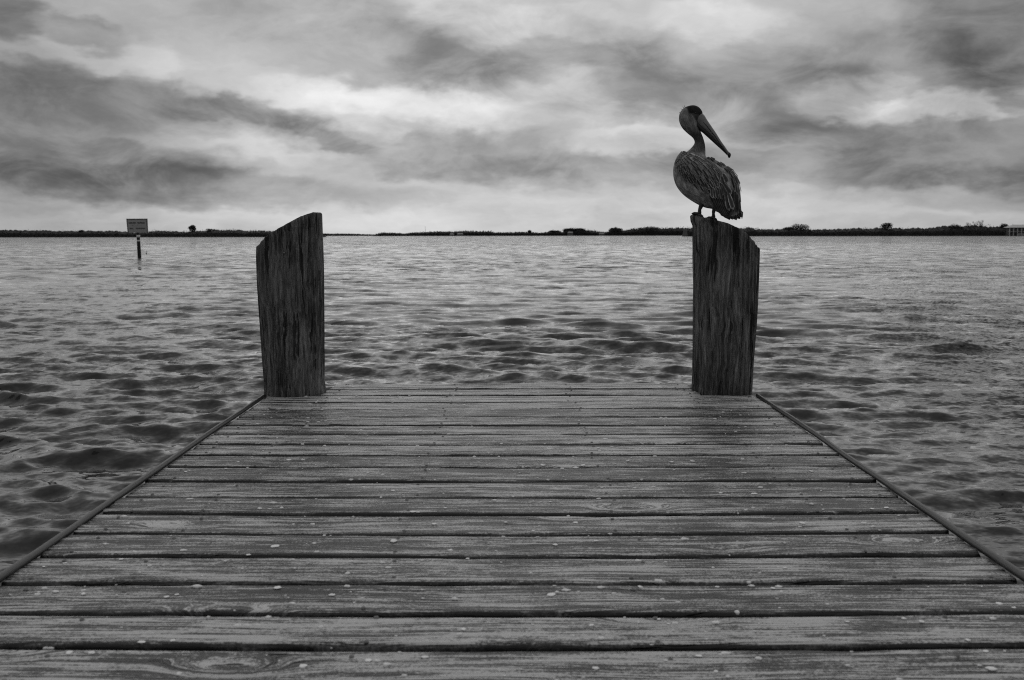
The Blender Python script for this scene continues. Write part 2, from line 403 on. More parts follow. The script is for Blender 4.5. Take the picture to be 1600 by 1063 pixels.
M_COTT = plain('grey_cottage_paint', 0.16, 0.7, 0.3, 0.5, 0.2)
M_COTTROOF = plain('grey_cottage_roof', 0.28, 0.7, 0.3, 0.5, 0.2)
M_ROOF = plain('pale_roof', 0.55, 0.6, 0.3, 0.5, 0.2)
M_GLASS = plain('dark_window_glass', 0.02, 0.15, 0.5, 0.5, 0.1)
M_SIGN = plain('weathered_sign_face', 0.34, 0.7, 0.3, 4.0, 0.25)
M_SIGNDARK = plain('sign_dark_paint', 0.05, 0.7, 0.3, 5.0)
M_POST = plain('black_marker_pile', 0.02, 0.7, 0.3, 5.0)
M_BAND = plain('pale_reflective_band', 0.72, 0.5, 0.4, 5.0, 0.2)
M_WATER = water_mat()

# ------------------------------------------------------------------ water: one sheet out past the far shore, finest near the pier
def wave_fields():
    n = 180
    lam = np.exp(np.linspace(math.log(0.13), math.log(4.0), n)) * RNG.uniform(0.93, 1.07, n)
    spread = np.where(lam < 0.4, 0.46, 0.27)
    th = math.radians(90 - 7) + RNG.normal(0, 1, n) * spread
    slope = math.sqrt(2 * 0.088 / n) * np.where(lam > 0.8, (0.9 / lam) ** 1.4, 1.0) * np.where(lam < 0.55, 1.45, 1.0) * np.where(lam < 0.2, (lam / 0.2) ** 0.5, 1.0)
    return lam, th, slope, RNG.uniform(0, 2 * math.pi, n)
def waves(X, Y, step):
    lam, th, sl, ph = wave_fields()
    Z, DX, DY = np.zeros_like(X), np.zeros_like(X), np.zeros_like(X)
    grp = 0.75 + 0.9 * np.clip(fbm(X * 0.16 + 40, Y * 0.11 + 9, 2) + 0.25, 0, 1)        # waves come in groups
    for L, a, s, p in zip(lam, th, sl, ph):
        k = 2 * math.pi / L; cx, cy = math.cos(a), math.sin(a)
        att = smoothstep(L / (2.2 * step) - 0.8)
        if not att.any(): continue
        amp = s / k * att
        arg = k * (cx * X + cy * Y) + p
        c, sn = np.cos(arg), np.sin(arg)
        Z += amp * c; DX -= 0.68 * amp * cx * sn; DY -= 0.68 * amp * cy * sn
    return X + DX * grp, Y + DY * grp, Z * grp
def build_water():
    rad = [0.9]
    while rad[-1] < 6500: rad.append(rad[-1] + max(0.011, 0.0062 * rad[-1]) * (1 if rad[-1] < 300 else 1 + (rad[-1] - 300) / 250))
    rad = np.array(rad)
    fine_ = np.linspace(-31.5, 31.5, 560)
    th = np.radians(np.concatenate([np.linspace(-150, -53, 36), np.linspace(-52, -31.8, 90), fine_, np.linspace(31.8, 52, 90), np.linspace(53, 150, 36)]))
    Rr, T = np.meshgrid(rad, th, indexing='ij')
    step = np.maximum(np.gradient(rad)[:, None], rad[:, None] * np.gradient(th)[None, :] * 0.35)
    X, Y = Rr * np.sin(T), Rr * np.cos(T)
    X, Y, Z = waves(X, Y, step)
    fade = smoothstep((Rr - 0.9) / 0.4)
    return big_grid('water', np.stack([X, Y, Z * fade], -1), M_WATER)
water = tag(build_water(), 'grey wind-chopped bay water around the pier', None, None, 'structure')

# ------------------------------------------------------------------ pier
GAPS = [608, 617.6, 628, 639, 652, 665, 679, 695, 711.5, 730.5, 752, 778, 804, 835.5, 871, 912.5, 960.5, 1011.5]
gy = [on_z(800, g, DECK_Z)[1] for g in GAPS]
pitch = (gy[0] - gy[-1]) / (len(gy) - 1)
XL_far, XL_near = on_z(413, 622, DECK_Z), on_z(0, 910, DECK_Z)
XR_far, XR_near = on_z(1177, 616, DECK_Z), on_z(1600, 909, DECK_Z)
def edge_x(A, B, y): return A[0] + (B[0] - A[0]) * (y - A[1]) / (B[1] - A[1])
def left_x(y): return edge_x(XL_far, XL_near, y)
def right_x(y): return edge_x(XR_far, XR_near, y)
pier = empty('wooden_pier', (0, 3.0, DECK_Z), 'weathered grey wooden pier of cross planks reaching into the bay', 'pier')
PO = np.array([0, 3.0, DECK_Z])
TH = 0.042
def plank(y0, y1, x0, x1, seed, lift=0.0):
    w, L, yc, xc = y1 - y0, x1 - x0, (y0 + y1) / 2, (x0 + x1) / 2
    nx = 150
    xs = np.linspace(-L / 2, L / 2, nx)
    hw = w / 2
    prof = []                                  # cross-section, counter-clockwise from near bottom
    r = 0.009
    prof += [(-hw, -TH), (-hw, -TH / 2), (-hw, -r), (-hw + r * 0.3, -r * 0.3), (-hw + r, 0)]
    for k in range(1, 14): prof.append((-hw + r + (w - 2 * r) * k / 14, 0))
    prof += [(hw - r, 0), (hw - r * 0.3, -r * 0.3), (hw, -r), (hw, -TH / 2), (hw, -TH)]
    prof = np.array(prof); m = len(prof)
    V = np.zeros((nx, m, 3))
    Y = np.repeat(prof[None, :, 0], nx, 0); Z = np.repeat(prof[None, :, 1], nx, 0); X = np.repeat(xs[:, None], m, 1)
    top = smoothstep((Z + r * 1.5) / (r * 1.5))
    bow = (0.012 * (X / (L / 2)) ** 2 if L > 2 else 0 * X)                   # boards crowned along their length
    edge = smoothstep(np.abs(Y) / hw * 4 - 3)
    ruin = np.clip(fbm(X * 5 + seed * 9.1, np.sign(Y) * 3 + seed, 3) - 0.22, 0, 1) * 0.03
    chew = edge * (fbm(X * 9 + seed * 7.7, Y * 4 + seed * 3.1, 3) * 0.004 - ruin)
    cup = RNG.uniform(-0.003, 0.002) * (1 - (Y / hw) ** 2)
    wavez = fbm(X * 1.1 + seed * 3.3, Y * 0 + seed, 2) * 0.005
    groov = fbm(X * 1.3 + seed, Y * 75 + seed * 5, 2) * 0.0016
    endf = smoothstep((np.abs(X) - L / 2 + 0.16) / 0.16)
    groov += -endf * np.clip(fbm(X * 1.2 + seed, Y * 60 + seed * 2, 2) - 0.1, 0, 1) * 0.012
    V[..., 0] = X + (np.abs(X) > L / 2 - 1e-6) * np.sign(X) * fbm(Y * 40 + seed, Y * 0 + seed * 2, 3) * 0.008
    V[..., 1] = Y + bow + np.sign(Y) * chew + (edge * fbm(X * 1.7 + seed * 2, np.sign(Y) * 7 + seed, 3) * 0.006)
    V[..., 2] = Z + wavez + top * (cup + groov) + lift
    Fc = [(i * m + k, (i + 1) * m + k, (i + 1) * m + (k + 1) % m, i * m + (k + 1) % m) for i in range(nx - 1) for k in range(m)]
    Fc += [tuple(range(m)), tuple((nx - 1) * m + k for k in range(m - 1, -1, -1))]
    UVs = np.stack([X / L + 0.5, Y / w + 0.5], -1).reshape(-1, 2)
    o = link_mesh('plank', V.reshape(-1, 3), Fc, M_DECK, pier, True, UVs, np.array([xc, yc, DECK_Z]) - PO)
    o.rotation_euler = (0, RNG.uniform(-0.0012, 0.0012), RNG.uniform(-0.0016, 0.0016))
    return o
yg = [gy[0] + pitch] + gy
while yg[-1] > -0.9: yg.append(yg[-1] - pitch)
in_l, in_r = on_z(511, 612, DECK_Z)[0], on_z(1081, 608, DECK_Z)[0]
PLANKS = []
for i in range(len(yg) - 1):
    hi, lo = yg[i], yg[i + 1]
    gap = RNG.choice([0.006, 0.0075, 0.009])
    ym = (hi + lo) / 2
    x0, x1 = (in_l, in_r) if i < 2 else (left_x(ym) + RNG.uniform(0, 0.006), right_x(ym) - RNG.uniform(0, 0.006))
    if i == 1: x0 -= 0.012; x1 += 0.012
    PLANKS.append((plank(lo + gap, hi - gap, x0, x1, i * 1.37 + 0.5, RNG.uniform(-0.0025, 0.0025)), lo, hi, x0, x1))
# screws
sc = MB()
n = 10
ring_o = [(0.0046 * math.cos(a), 0.0046 * math.sin(a), 0.0012) for a in np.linspace(0, 2 * math.pi, n, endpoint=False)]
ring_b = [(0.0050 * math.cos(a), 0.0050 * math.sin(a), -0.004) for a in np.linspace(0, 2 * math.pi, n, endpoint=False)]
ring_i = [(0.0020 * math.cos(a), 0.0020 * math.sin(a), -0.0006) for a in np.linspace(0, 2 * math.pi, n, endpoint=False)]
sc.loft([ring_b, ring_o, ring_i])
screw_me = None
for (o, lo, hi, x0, x1) in PLANKS:
    if hi < 1.2: continue
    xc, yc = (x0 + x1) / 2, (lo + hi) / 2
    for fx in ((x0 + 0.07), -0.84, -0.28, 0.28, 0.84, (x1 - 0.07)):
        if fx < x0 + 0.05 or fx > x1 - 0.05: continue
        for s in (-1, 1):
            if RNG.random() < 0.08: continue
            lx, ly = fx - xc + RNG.normal(0, 0.012), s * 0.055 + RNG.normal(0, 0.006)
            co = o.data.vertices
            lz = 0.001
            if screw_me is None:
                so = sc.build('screw', M_METAL, o); screw_me = so.data
            else:
                so = link_data('screw', screw_me, o)
            so.location = (lx, ly, lz + o.location.z * 0 + 0.0005)
# snap screws onto their plank's own surface
bpy.context.view_layer.update()
for (o, lo, hi, x0, x1) in PLANKS:
    if not o.children: continue
    co = np.empty(len(o.data.vertices) * 3, dtype=np.float32); o.data.vertices.foreach_get('co', co); co = co.reshape(-1, 3)
    for s in o.children:
        d = (co[:, 0] - s.location.x) ** 2 + ((co[:, 1] - s.location.y) * 1.5) ** 2 + (co[:, 2] < -0.02) * 10
        s.location.z = float(co[np.argmin(d), 2]) + 0.0012
# edge tubes, stringers, cap beam, cross beams
for fn, sgn in ((left_x, -1), (right_x, 1)):
    mb = MB()
    ys = np.linspace(gy[2] + 0.16, -0.9, 60)
    pts = [(fn(y) + sgn * 0.010 + 0.004 * float(fbm(np.array(y * 2.2 + sgn * 9), np.array(1.0), 2)), y, DECK_Z + 0.003 + 0.006 * float(fbm(np.array(y * 1.6 + 3 * sgn), np.array(5.0), 2))) for y in ys]
    mb.tube(pts, 0.0095, 14)
    mb.build('edge_tube', M_STRIP, pier, True, PO)
for fx in (-1.02, -0.28, 0.28, 1.02):
    mb = MB(); mb.box(fx - 0.024, fx + 0.024, -0.9, gy[0] - 0.01, DECK_Z - TH - 0.205, DECK_Z - TH - 0.008)
    mb.build('stringer', M_BEAM, pier, False, PO)
for yb in (4.35, 1.6):
    mb = MB(); mb.box(-1.12, 1.12, yb - 0.05, yb + 0.05, DECK_Z - TH - 0.41, DECK_Z - TH - 0.208)
    mb.build('cross_beam', M_BEAM, pier, False, PO)
mb = MB(); mb.box(in_l + 0.004, in_r - 0.004, gy[0] + pitch - 0.05, gy[0] + pitch - 0.008, DECK_Z - TH - 0.22, DECK_Z - TH - 0.008)
mb.build('end_fascia', M_BEAM, pier, False, PO)

# ------------------------------------------------------------------ the two big pilings
def piling(name, base_py, base_px, left, right, top, label, seed, knob=None):
    yf = on_z(base_px, base_py, DECK_Z)[1]
    r0 = (right[-1][0] - left[-1][0]) / 2 * yf / F_PX
    yc = yf + r0
    Lp = np.array([on_y(a, b_, yc) for a, b_ in left]); Rp = np.array([on_y(a, b_, yc) for a, b_ in right]); Tp = np.array([on_y(a, b_, yc - r0 * 0.9) for a, b_ in top])
    li, ri, ti = np.argsort(Lp[:, 2]), np.argsort(Rp[:, 2]), np.argsort(Tp[:, 0])
    lx = lambda z: np.interp(z, Lp[li, 2], Lp[li, 0]); rx = lambda z: np.interp(z, Rp[ri, 2], Rp[ri, 0])
    tz = lambda x: np.interp(x, Tp[ti, 0], Tp[ti, 2])
    nt, nz = 150, 120
    th = np.linspace(0, 2 * math.pi, nt, endpoint=False)
    zb = -0.6
    rings = []
    zmid = 0.5 * (lx(1.5) + rx(1.5)); rmid = 0.5 * (rx(1.5) - lx(1.5))
    xt = zmid + rmid * np.cos(th)
    for _ in range(4):
        z_ = tz(xt); xt = 0.5 * (lx(z_) + rx(z_)) + 0.5 * (rx(z_) - lx(z_)) * np.cos(th)
    ztop = tz(xt) + fbm(th * 4 + seed, np.sin(th) * 3 + seed, 3) * 0.0025
    def ring_at(z, shrink=0.0):
        c, r = 0.5 * (lx(z) + rx(z)), 0.5 * (rx(z) - lx(z))
        g = fbm(np.cos(th) * 16 + seed, np.sin(th) * 16 + z * 0.9, 3) * 0.011
        crack_ = -np.clip(fbm(np.cos(th) * 9 + seed * 3, np.sin(th) * 9 + z * 0.35 + 30, 2) - 0.30, 0, 1) * 0.09
        flake = fbm(np.cos(th) * 6 + seed * 2 + 50, np.sin(th) * 6 + z * 2.2, 3) * 0.007
        rr = r * (1 - shrink) + (g + crack_ + flake) * (1 - shrink)
        return np.stack([c + rr * np.cos(th), yc + rr * np.sin(th) * 1.0, z], -1)
    for t in np.linspace(0, 1, nz):
        rim = 0.010
        z = zb + (ztop - rim - zb) * t
        rings.append(ring_at(z))
    for a in (0.35, 0.7, 1.0):
        p = ring_at(ztop - rim + rim * math.sin(a * math.pi / 2), 0.05 * (1 - math.cos(a * math.pi / 2)))
        rings.append(p)
    last = rings[-1]; cen = last.mean(0)
    for s in (0.8, 0.6, 0.4, 0.2, 0.05):
        p = cen + (last - cen) * s
        p[:, 2] = tz(p[:, 0]) - 0.002 + fbm(p[:, 0] * 40 + seed, p[:, 1] * 40, 2) * 0.006
        rings.append(p)
    mb = MB(); mb.loft(rings)
    o = (cen[0], yc, DECK_Z)
    ob = mb.build('dock_piling', M_PILE, None, True, o); ob.location = o
    tag(ob, label, 'piling', 'slant-topped pilings at the pier end')
    return ob, yc, tz, r0
left_pile, LY, _, _ = piling('l', 620, 460,
    [(402, 378), (402, 400), (404, 450), (408, 500), (412, 560), (415.5, 600), (415, 621), (414, 700)],
    [(501, 338), (502, 380), (503, 430), (504, 480), (505, 560), (505, 595), (507.5, 612), (507, 700)][:7] + [(506.5, 618)],
    [(398, 384), (402, 379), (407, 374), (420, 366.5), (440, 354.5), (455, 347), (470, 339), (481, 333.5), (488, 331), (494, 331.5), (499, 335), (503, 342)],
    'thick dark slant-cut piling without a bird, left end of pier', 3.0)
right_pile, RY, RTOP, RR = piling('r', 615.5, 1127,
    [(1079.5, 338), (1080.5, 346), (1083.5, 353), (1083, 400), (1084, 450), (1083, 520), (1082, 580), (1081, 612)],
    [(1184.5, 386), (1183.5, 420), (1181.5, 470), (1179, 520), (1176, 560), (1173, 614)],
    [(1077, 340), (1080, 337), (1085, 334), (1092, 336), (1098, 340), (1104, 340), (1115, 343.5), (1122, 345.5), (1135, 349), (1150, 355.5), (1165, 363), (1174, 370), (1180, 375.5), (1185, 381), (1190, 387)],
    'thick dark slant-cut piling with pelican standing on top', 8.0)
# nail head and dropping stains on the pilings
mb = MB(); p = on_y(444, 395.5, LY - 0.152); mb.tube([p + (0, 0.012, 0), p, p - (0, 0.003, 0)], [0.006, 0.006, 0.004], 10)
mb.build('nail', M_METAL, left_pile, True, left_pile.location)

# ------------------------------------------------------------------ pelican
M_BODY, t, b = material('pelican_plumage')
P = t.n.new('ShaderNodeTexCoord').outputs['Object']
px_, py_, pz_ = t.sep(P)
crown = t.math('MULTIPLY', t.sstep(t.math('MULTIPLY_ADD', px_, 0.2, pz_), 0.468, 0.482), t.sstep(t.math('MULTIPLY_ADD', pz_, 0.30, px_), 0.040, 0.054))
fd = t.math('ADD', t.math('MULTIPLY', t.math('ADD', px_, 0.100), 0.79), t.math('MULTIPLY', t.math('SUBTRACT', pz_, 0.508), 0.613))
face = t.math('MULTIPLY', t.sstep(fd, -0.004, 0.003), t.sstep(pz_, 0.415, 0.440))     # bare dark skin before the eye
neckm = t.sstep(pz_, 0.30, 0.36)
streak = t.noise(t.xyz(t.math('MULTIPLY_ADD', pz_, 0.3, px_), py_, t.math('MULTIPLY', pz_, 0.40)), 58.0, 6.0, 0.7)
mott = t.noise(P, 26.0, 5.0, 0.6)
a = t.math('MULTIPLY', t.math('MULTIPLY_ADD', streak, 3.4, -0.75), t.math('MULTIPLY_ADD', mott, 2.4, -0.25))
a = t.math('MULTIPLY', a, t.math('MULTIPLY_ADD', neckm, -0.19, 0.28))
nape = t.math('MULTIPLY', t.math('MULTIPLY', t.sstep(pz_, 0.39, 0.46), t.sstep(streak, 0.30, 0.62, 0.5, 1.2)), 0.10)
a = t.math('ADD', a, nape)
a = t.math('MULTIPLY', a, t.math('MULTIPLY_ADD', t.math('MAXIMUM', crown, t.math('MULTIPLY', face, 0.72)), -0.92, 1.0))
t.link(t.grey(t.math('MAXIMUM', a, 0.006)), b.inputs['Base Color'])
b.inputs['Roughness'].default_value = 0.8; b.inputs['Specular IOR Level'].default_value = 0.2
bump(t, b, t.math('ADD', streak, t.math('MULTIPLY', mott, 0.6)), 0.006, 0.8)
M_COVERT = feather_mat('covert_feather', 0.032, 0.36)
M_FLIGHT = feather_mat('flight_feather', 0.014, 0.11)
M_TERT = feather_mat('tertial_feather', 0.055, 0.55)
M_BILL = plain('pelican_bill', 0.15, 0.42, 0.5, 60.0, 0.55)
M_POUCH = plain('pelican_pouch', 0.018, 0.6, 0.4, 60.0, 0.5)
M_BLACK = plain('dark_horn', 0.012, 0.4, 0.5)
M_LEG = plain('pelican_leg_skin', 0.022, 0.6, 0.4, 90.0, 0.4)

PY = RY - 0.02
foot_l = on_y(1092.5, 335.5, PY); foot_r = on_y(1114.5, 344.5, PY)
PEL = np.array([on_y(1104, 344, PY)[0], PY, on_y(1104, 344, PY)[2]])
pel = empty('pelican', PEL, 'brown pelican standing on the right piling, bill turned down to the right', 'pelican')
def W(px, py, dy=0.0): return on_y(px, py, PY + dy)
def section_rings(secs, per, n, yaw=0.0):
    A = catmull([[*W(l[0], l[1]), *W(r[0], r[1]), rad, cy] for (l, r, rad, cy) in secs], per)
    rings = []
    for row in A:
        l, r, rad, cy = row[:3], row[3:6], row[6], row[7]
        c, h = (l + r) / 2, (r - l) / 2
        ring = []
        for k in np.linspace(0, 2 * math.pi, n, endpoint=False):
            q = c + h * math.cos(k); q = q + np.array([0, cy + rad * math.sin(k), 0]); ring.append(q)
        rings.append(ring)
    return rings
BODY = [
    ((1130, 338), (1144, 339), .012, -.050), ((1117, 328.5), (1151, 326), .045, -.030), ((1101, 324.5), (1151.5, 308), .080, -.010), ((1085, 316.5), (1150.5, 288), .102, 0),
    ((1068, 304), (1143, 269), .115, .005), ((1057, 288.5), (1127, 258.5), .115, .012), ((1053.3, 270), (1109, 249), .098, .02), ((1057, 250), (1104.5, 244), .068, .03),
    ((1070, 240), (1104, 238.5), .046, .03), ((1078.6, 233.5), (1103.6, 233), .036, .025), ((1085.2, 225.8), (1102.5, 226), .029, .018), ((1086, 220.5), (1100.6, 219.5), .0265, .012),
    ((1082.5, 214.8), (1098.0, 213), .027, .006), ((1074.5, 208.6), (1094.5, 206), .031, 0), ((1066.2, 200.6), (1090.5, 198), .034, -.004), ((1061.3, 191), (1092, 189), .036, -.006),
    ((1060.8, 182), (1096.5, 182), .037, -.006), ((1063, 175), (1097.0, 176), .036, -.006), ((1069, 168.8), (1093, 169.5), .029, -.006), ((1075.5, 166), (1087.5, 166), .017, -.006), ((1081, 165.0), (1082.5, 165.0), .002, -.006)]
mb = MB(); mb.loft(section_rings(BODY, 6, 40)); mb.build('body', M_BODY, pel, True, PEL)

def feather(mb, base, tip, width, nrm, camber=0.25, tipw=0.5, curl=0.0, nl=7, nw=5):
    base, tip, nrm = np.asarray(base), np.asarray(tip), np.asarray(nrm, float)
    d = tip - base; L = np.linalg.norm(d); d = d / L
    s = np.cross(d, nrm); s /= np.linalg.norm(s); nn = np.cross(s, d)
    V, uv = [], []
    for i in range(nl):
        f = i / (nl - 1)
        w = width * (0.55 + 0.45 * math.sin(min(f * 1.5, 1) * math.pi / 2))
        if f > tipw: w *= math.sqrt(max(0.0, 1 - ((f - tipw) / (1 - tipw)) ** 2.2)) + 0.02
        for j in range(nw):
            u = j / (nw - 1) - 0.5
            V.append(base + d * L * f + s * w * u + nn * (width * camber * (0.25 - u * u) * 2 + curl * L * f * f))
            uv.append((u + 0.5, f))
    Fc = [(i * nw + j, i * nw + j + 1, (i + 1) * nw + j + 1, (i + 1) * nw + j) for i in range(nl - 1) for j in range(nw - 1)]
    b0 = len(V)
    V += [p - nn * 0.0012 for p in V]; uv += uv
    Fc += [tuple(b0 + k for k in reversed(f)) for f in Fc]
    mb.add(V, Fc, uv)

def wing(secs, coverts, rows, front=-1, wscale=1.0, name='wing', s0=0.05, s1=0.93):
    A = catmull([[*W(l[0], l[1]), *W(r[0], r[1]), rad, cy] for (l, r, rad, cy) in secs], 8)
    def S(s, t):                               # t: 0 lower edge .. 1 upper edge, on the outer side
        f = s * (len(A) - 1); i = min(int(f), len(A) - 2); g = f - i; row = A[i] * (1 - g) + A[i + 1] * g
        c, h = (row[:3] + row[3:6]) / 2, (row[3:6] - row[:3]) / 2
        k = math.pi * (1 - t)
        return c + h * math.cos(k) + np.array([0, row[7] + front * row[6] * math.sin(k), 0])
    root = MB(); root.loft(section_rings(secs, 8, 32)); wo = root.build(name, M_BODY, pel, True, PEL)
    upper, lower = MB(), MB(); rr = random.Random(3)
    for i in range(rows - 1, -1, -1):
        mb = upper if i < rows * 0.55 else lower
        s = s0 + (s1 - s0) * (i / (rows - 1)) ** 0.95
        big = i / (rows - 1)
        nper = int(coverts * (1.0 - 0.38 * big))
        for j in range(nper):
            tt = (j + 0.5 + (0.5 if i % 2 else 0)) / nper + rr.uniform(-0.02, 0.02)
            if not 0.03 < tt < 0.97: continue
            s_ = s + rr.uniform(-0.012, 0.012) - 0.05 * (1 - tt) * big
            p = S(max(s_, 0), tt); q = S(min(s_ + 0.05, 1), tt - 0.012)
            e1, e2 = S(min(s_ + 0.03, 1), tt) - S(max(s_ - 0.03, 0), tt), S(s_, min(tt + 0.05, 1)) - S(s_, max(tt - 0.05, 0))
            nrm = np.cross(e1, e2); nrm /= np.linalg.norm(nrm) + 1e-9
            if nrm[1] * front < 0: nrm = -nrm
            d = (q - p) / (np.linalg.norm(q - p) + 1e-9)
            d = d + np.array([0, 0, -0.22]); d /= np.linalg.norm(d)
            L = (0.026 + 0.046 * big) * rr.uniform(0.85, 1.2) * wscale
            w = (0.011 + 0.008 * big) * rr.uniform(0.85, 1.15) * wscale
            lift = 0.0015 + 0.0018 * (1 - big)
            feather(mb, p + nrm * lift, p + d * L + nrm * (lift + 0.003 + rr.uniform(0, 0.0025)), w, nrm, 0.22, 0.55, 0, 5, 5)
    for mb, mt in ((upper, M_COVERT), (lower, M_TERT)):
        cv = mb.build('covert_feathers', mt, wo, True, PEL); cv['kind'] = 'stuff'
    return wo
NEAR = [((1056.5, 246), (1064, 236.8), .010, -.012), ((1054.9, 256), (1074, 240.5), .042, -.028), ((1055.5, 262.5), (1088, 246), .060, -.044), ((1061, 271.5), (1103.5, 253), .066, -.058),
        ((1071, 281.5), (1116, 263.5), .066, -.064), ((1083, 291), (1124, 275), .062, -.066), ((1097, 300), (1130, 288), .052, -.066), ((1110, 307.5), (1133.5, 301), .036, -.066), ((1121, 314), (1134, 311), .010, -.066)]
near = wing(NEAR, 13, 12)
FAR = [((1104, 246.5), (1107, 245), .012, -.00), ((1112, 256), (1121, 252.3), .030, -.005), ((1122, 268), (1136, 261.6), .045, -.012), ((1130, 279), (1144.5, 269.5), .052, -.018), ((1136, 291), (1150.5, 283), .050, -.026),
       ((1139, 302), (1152, 297), .044, -.034), ((1141, 313), (1152, 311), .032, -.042), ((1144, 324), (1153, 324), .010, -.048)]
far = wing(FAR, 8, 9, wscale=0.9)
def one(name, mat, parent, p0, p1, width, d0, d1, **k):
    mb = MB(); feather(mb, W(p0[0], p0[1], d0), W(p1[0], p1[1], d1), width, (0, -1, 0.15), **k)
    o = mb.build(name, mat, parent, True, PEL); return o
PXM = PY / F_PX
for i, (p0, p1, w) in enumerate([((1113, 305), (1129.5, 336), 9), ((1115, 306), (1132.5, 339), 9), ((1118, 306), (1136, 341.5), 9), ((1121, 306), (1139, 343), 9), ((1124, 306), (1141, 342), 9),
                                 ((1127, 305), (1142, 339), 9), ((1130, 305), (1143.5, 336), 9), ((1110, 305), (1126, 333), 10)]):
    one('flight_feather', M_FLIGHT, near, p0, p1, w * PXM, -.113 - .002 * (i % 7), -.080 - .003 * (i % 7), camber=0.18, tipw=0.7)
for i, (p0, p1, w) in enumerate([((1111.5, 296), (1114, 310), 6), ((1115, 296), (1118, 311), 6), ((1118.5, 297), (1122, 311), 6), ((1122, 297), (1125.5, 311), 6), ((1125, 296), (1129.5, 312), 6.5), ((1128, 294), (1132.5, 310), 6)]):
    one('greater_covert', M_TERT, near, p0, p1, w * PXM, -.126, -.119 - 0.002 * (i % 3), camber=0.25, tipw=0.55)
for i, (p0, p1, w) in enumerate([((1127, 276), (1133, 291), 8), ((1131, 287), (1143, 304), 8), ((1129, 289), (1136, 310), 7), ((1134, 300), (1139.5, 330), 8.5), ((1130, 272), (1137, 286), 8), ((1138, 302), (1146, 328), 7.5)]):
    one('tertial_feather', M_TERT, near, p0, p1, w * PXM, -.125 - .003 * (i % 2), -.118 - .004 * (i % 3), camber=0.3, tipw=0.6)
for i, (p0, p1, w) in enumerate([((1146, 298), (1147.5, 334), 9), ((1149, 300), (1150.5, 337), 8), ((1151, 304), (1152.5, 334), 6), ((1144, 300), (1144, 336), 9)]):
    one('flight_feather', M_TERT if i in (0, 1) else M_FLIGHT, far, p0, p1, w * PXM, -.092, -.090 - .003 * i, camber=0.25, tipw=0.6)
one('scapular_feather', plain('pale_scapular', 0.55), near, (1079, 239.3), (1102, 250.6), 2.6 * PXM, -.060, -.098, camber=0.1, tipw=0.6)
for i, (p1, w) in enumerate([((1131, 339), 8), ((1136, 342), 8), ((1140, 344), 8), ((1145, 343.5), 8), ((1151, 344.3), 8), ((1156.5, 342.5), 8), ((1160.5, 340), 7.5), ((1160.5, 337), 7)]):
    one('tail_feather', M_FLIGHT, pel, (1128 + i * 2.9, 322), p1, w * PXM, -.045 - .004 * (i % 2), -.062 + .004 * (i % 3), camber=0.12, tipw=0.82)
# bill
def bill(name, mat, secs, n=20):
    mb = MB(); mb.loft(section_rings(secs, 5, n)); return mb.build(name, mat, pel, True, PEL)
up = bill('upper_bill', M_BILL, [((1074, 179.5), (1090, 176), .016, -.012), ((1081, 187), (1098.5, 179.5), .022, -.012), ((1089.5, 196.5), (1104, 188), .019, -.013), ((1098, 203), (1110.2, 197.3), .017, -.014),
    ((1110.5, 214), (1118, 209), .014, -.015), ((1120, 224.3), (1125.3, 220.9), .012, -.016), ((1127.2, 231.6), (1131, 229), .011, -.016), ((1133, 238.7), (1136.2, 236.5), .010, -.016), ((1136, 243.5), (1140.3, 241.5), .008, -.016), ((1137.6, 247), (1139.3, 247.4), .002, -.016)])
lo_ = bill('lower_bill', M_POUCH, [((1077, 188), (1083, 184.5), .014, -.010), ((1086, 199), (1091, 192), .018, -.011), ((1092.5, 205.3), (1097.5, 199), .017, -.012), ((1096.5, 207.6), (1102, 202.5), .015, -.013),
    ((1106.3, 216.4), (1112, 212), .012, -.014), ((1117, 226.3), (1120.8, 223.3), .010, -.015), ((1124.5, 233), (1127.6, 231), .009, -.015), ((1131.5, 239.6), (1133.2, 238.3), .007, -.015), ((1134.5, 242.8), (1135.4, 242), .003, -.015)])
mb = MB(); mb.tube([W(1092, 184.5, -.030), W(1104, 196.5, -.031), W(1118, 214, -.029), W(1131, 234.5, -.027)], [.0012, .0022, .0018, .0010], 8); mb.build('bill_ridge', M_BLACK, up, True, PEL)
mb = MB(); mb.loft(section_rings([((1134.6, 240.6), (1139.2, 238.8), .009, -.016), ((1135.6, 243.8), (1141, 242), .0095, -.016), ((1137.3, 247.6), (1139.9, 246.6), .004, -.016)], 4, 14)); mb.build('bill_hook', M_BLACK, up, True, PEL)
# eyes, crest
for dy_ in (-.0385, .027):
    mb = MB(); c = W(1086.5, 176.5, dy_)
    mb.loft([[c + np.array([math.cos(k) * .0052 * math.cos(l), math.sin(l) * .004, math.sin(k) * .0052 * math.cos(l)]) for k in np.linspace(0, 2 * math.pi, 12, endpoint=False)] for l in np.linspace(-1.4, 1.4, 7)])
    mb.build('eye', M_BLACK, pel, True, PEL)
mb = MB()
for (a0, a1, dy_) in (((1069, 170), (1066.6, 166.2), -.012), ((1070.5, 169), (1069.6, 164.4), .002), ((1067, 172), (1063.2, 169.4), -.006), ((1063.5, 177), (1061.0, 175.2), .004)):
    mb.tube([W(a0[0], a0[1], dy_), W((a0[0] + a1[0]) / 2 - .3, (a0[1] + a1[1]) / 2, dy_), W(a1[0], a1[1], dy_)], [.0018, .0010, .0003], 5)
mb.build('crest', M_BODY, pel, True, PEL)
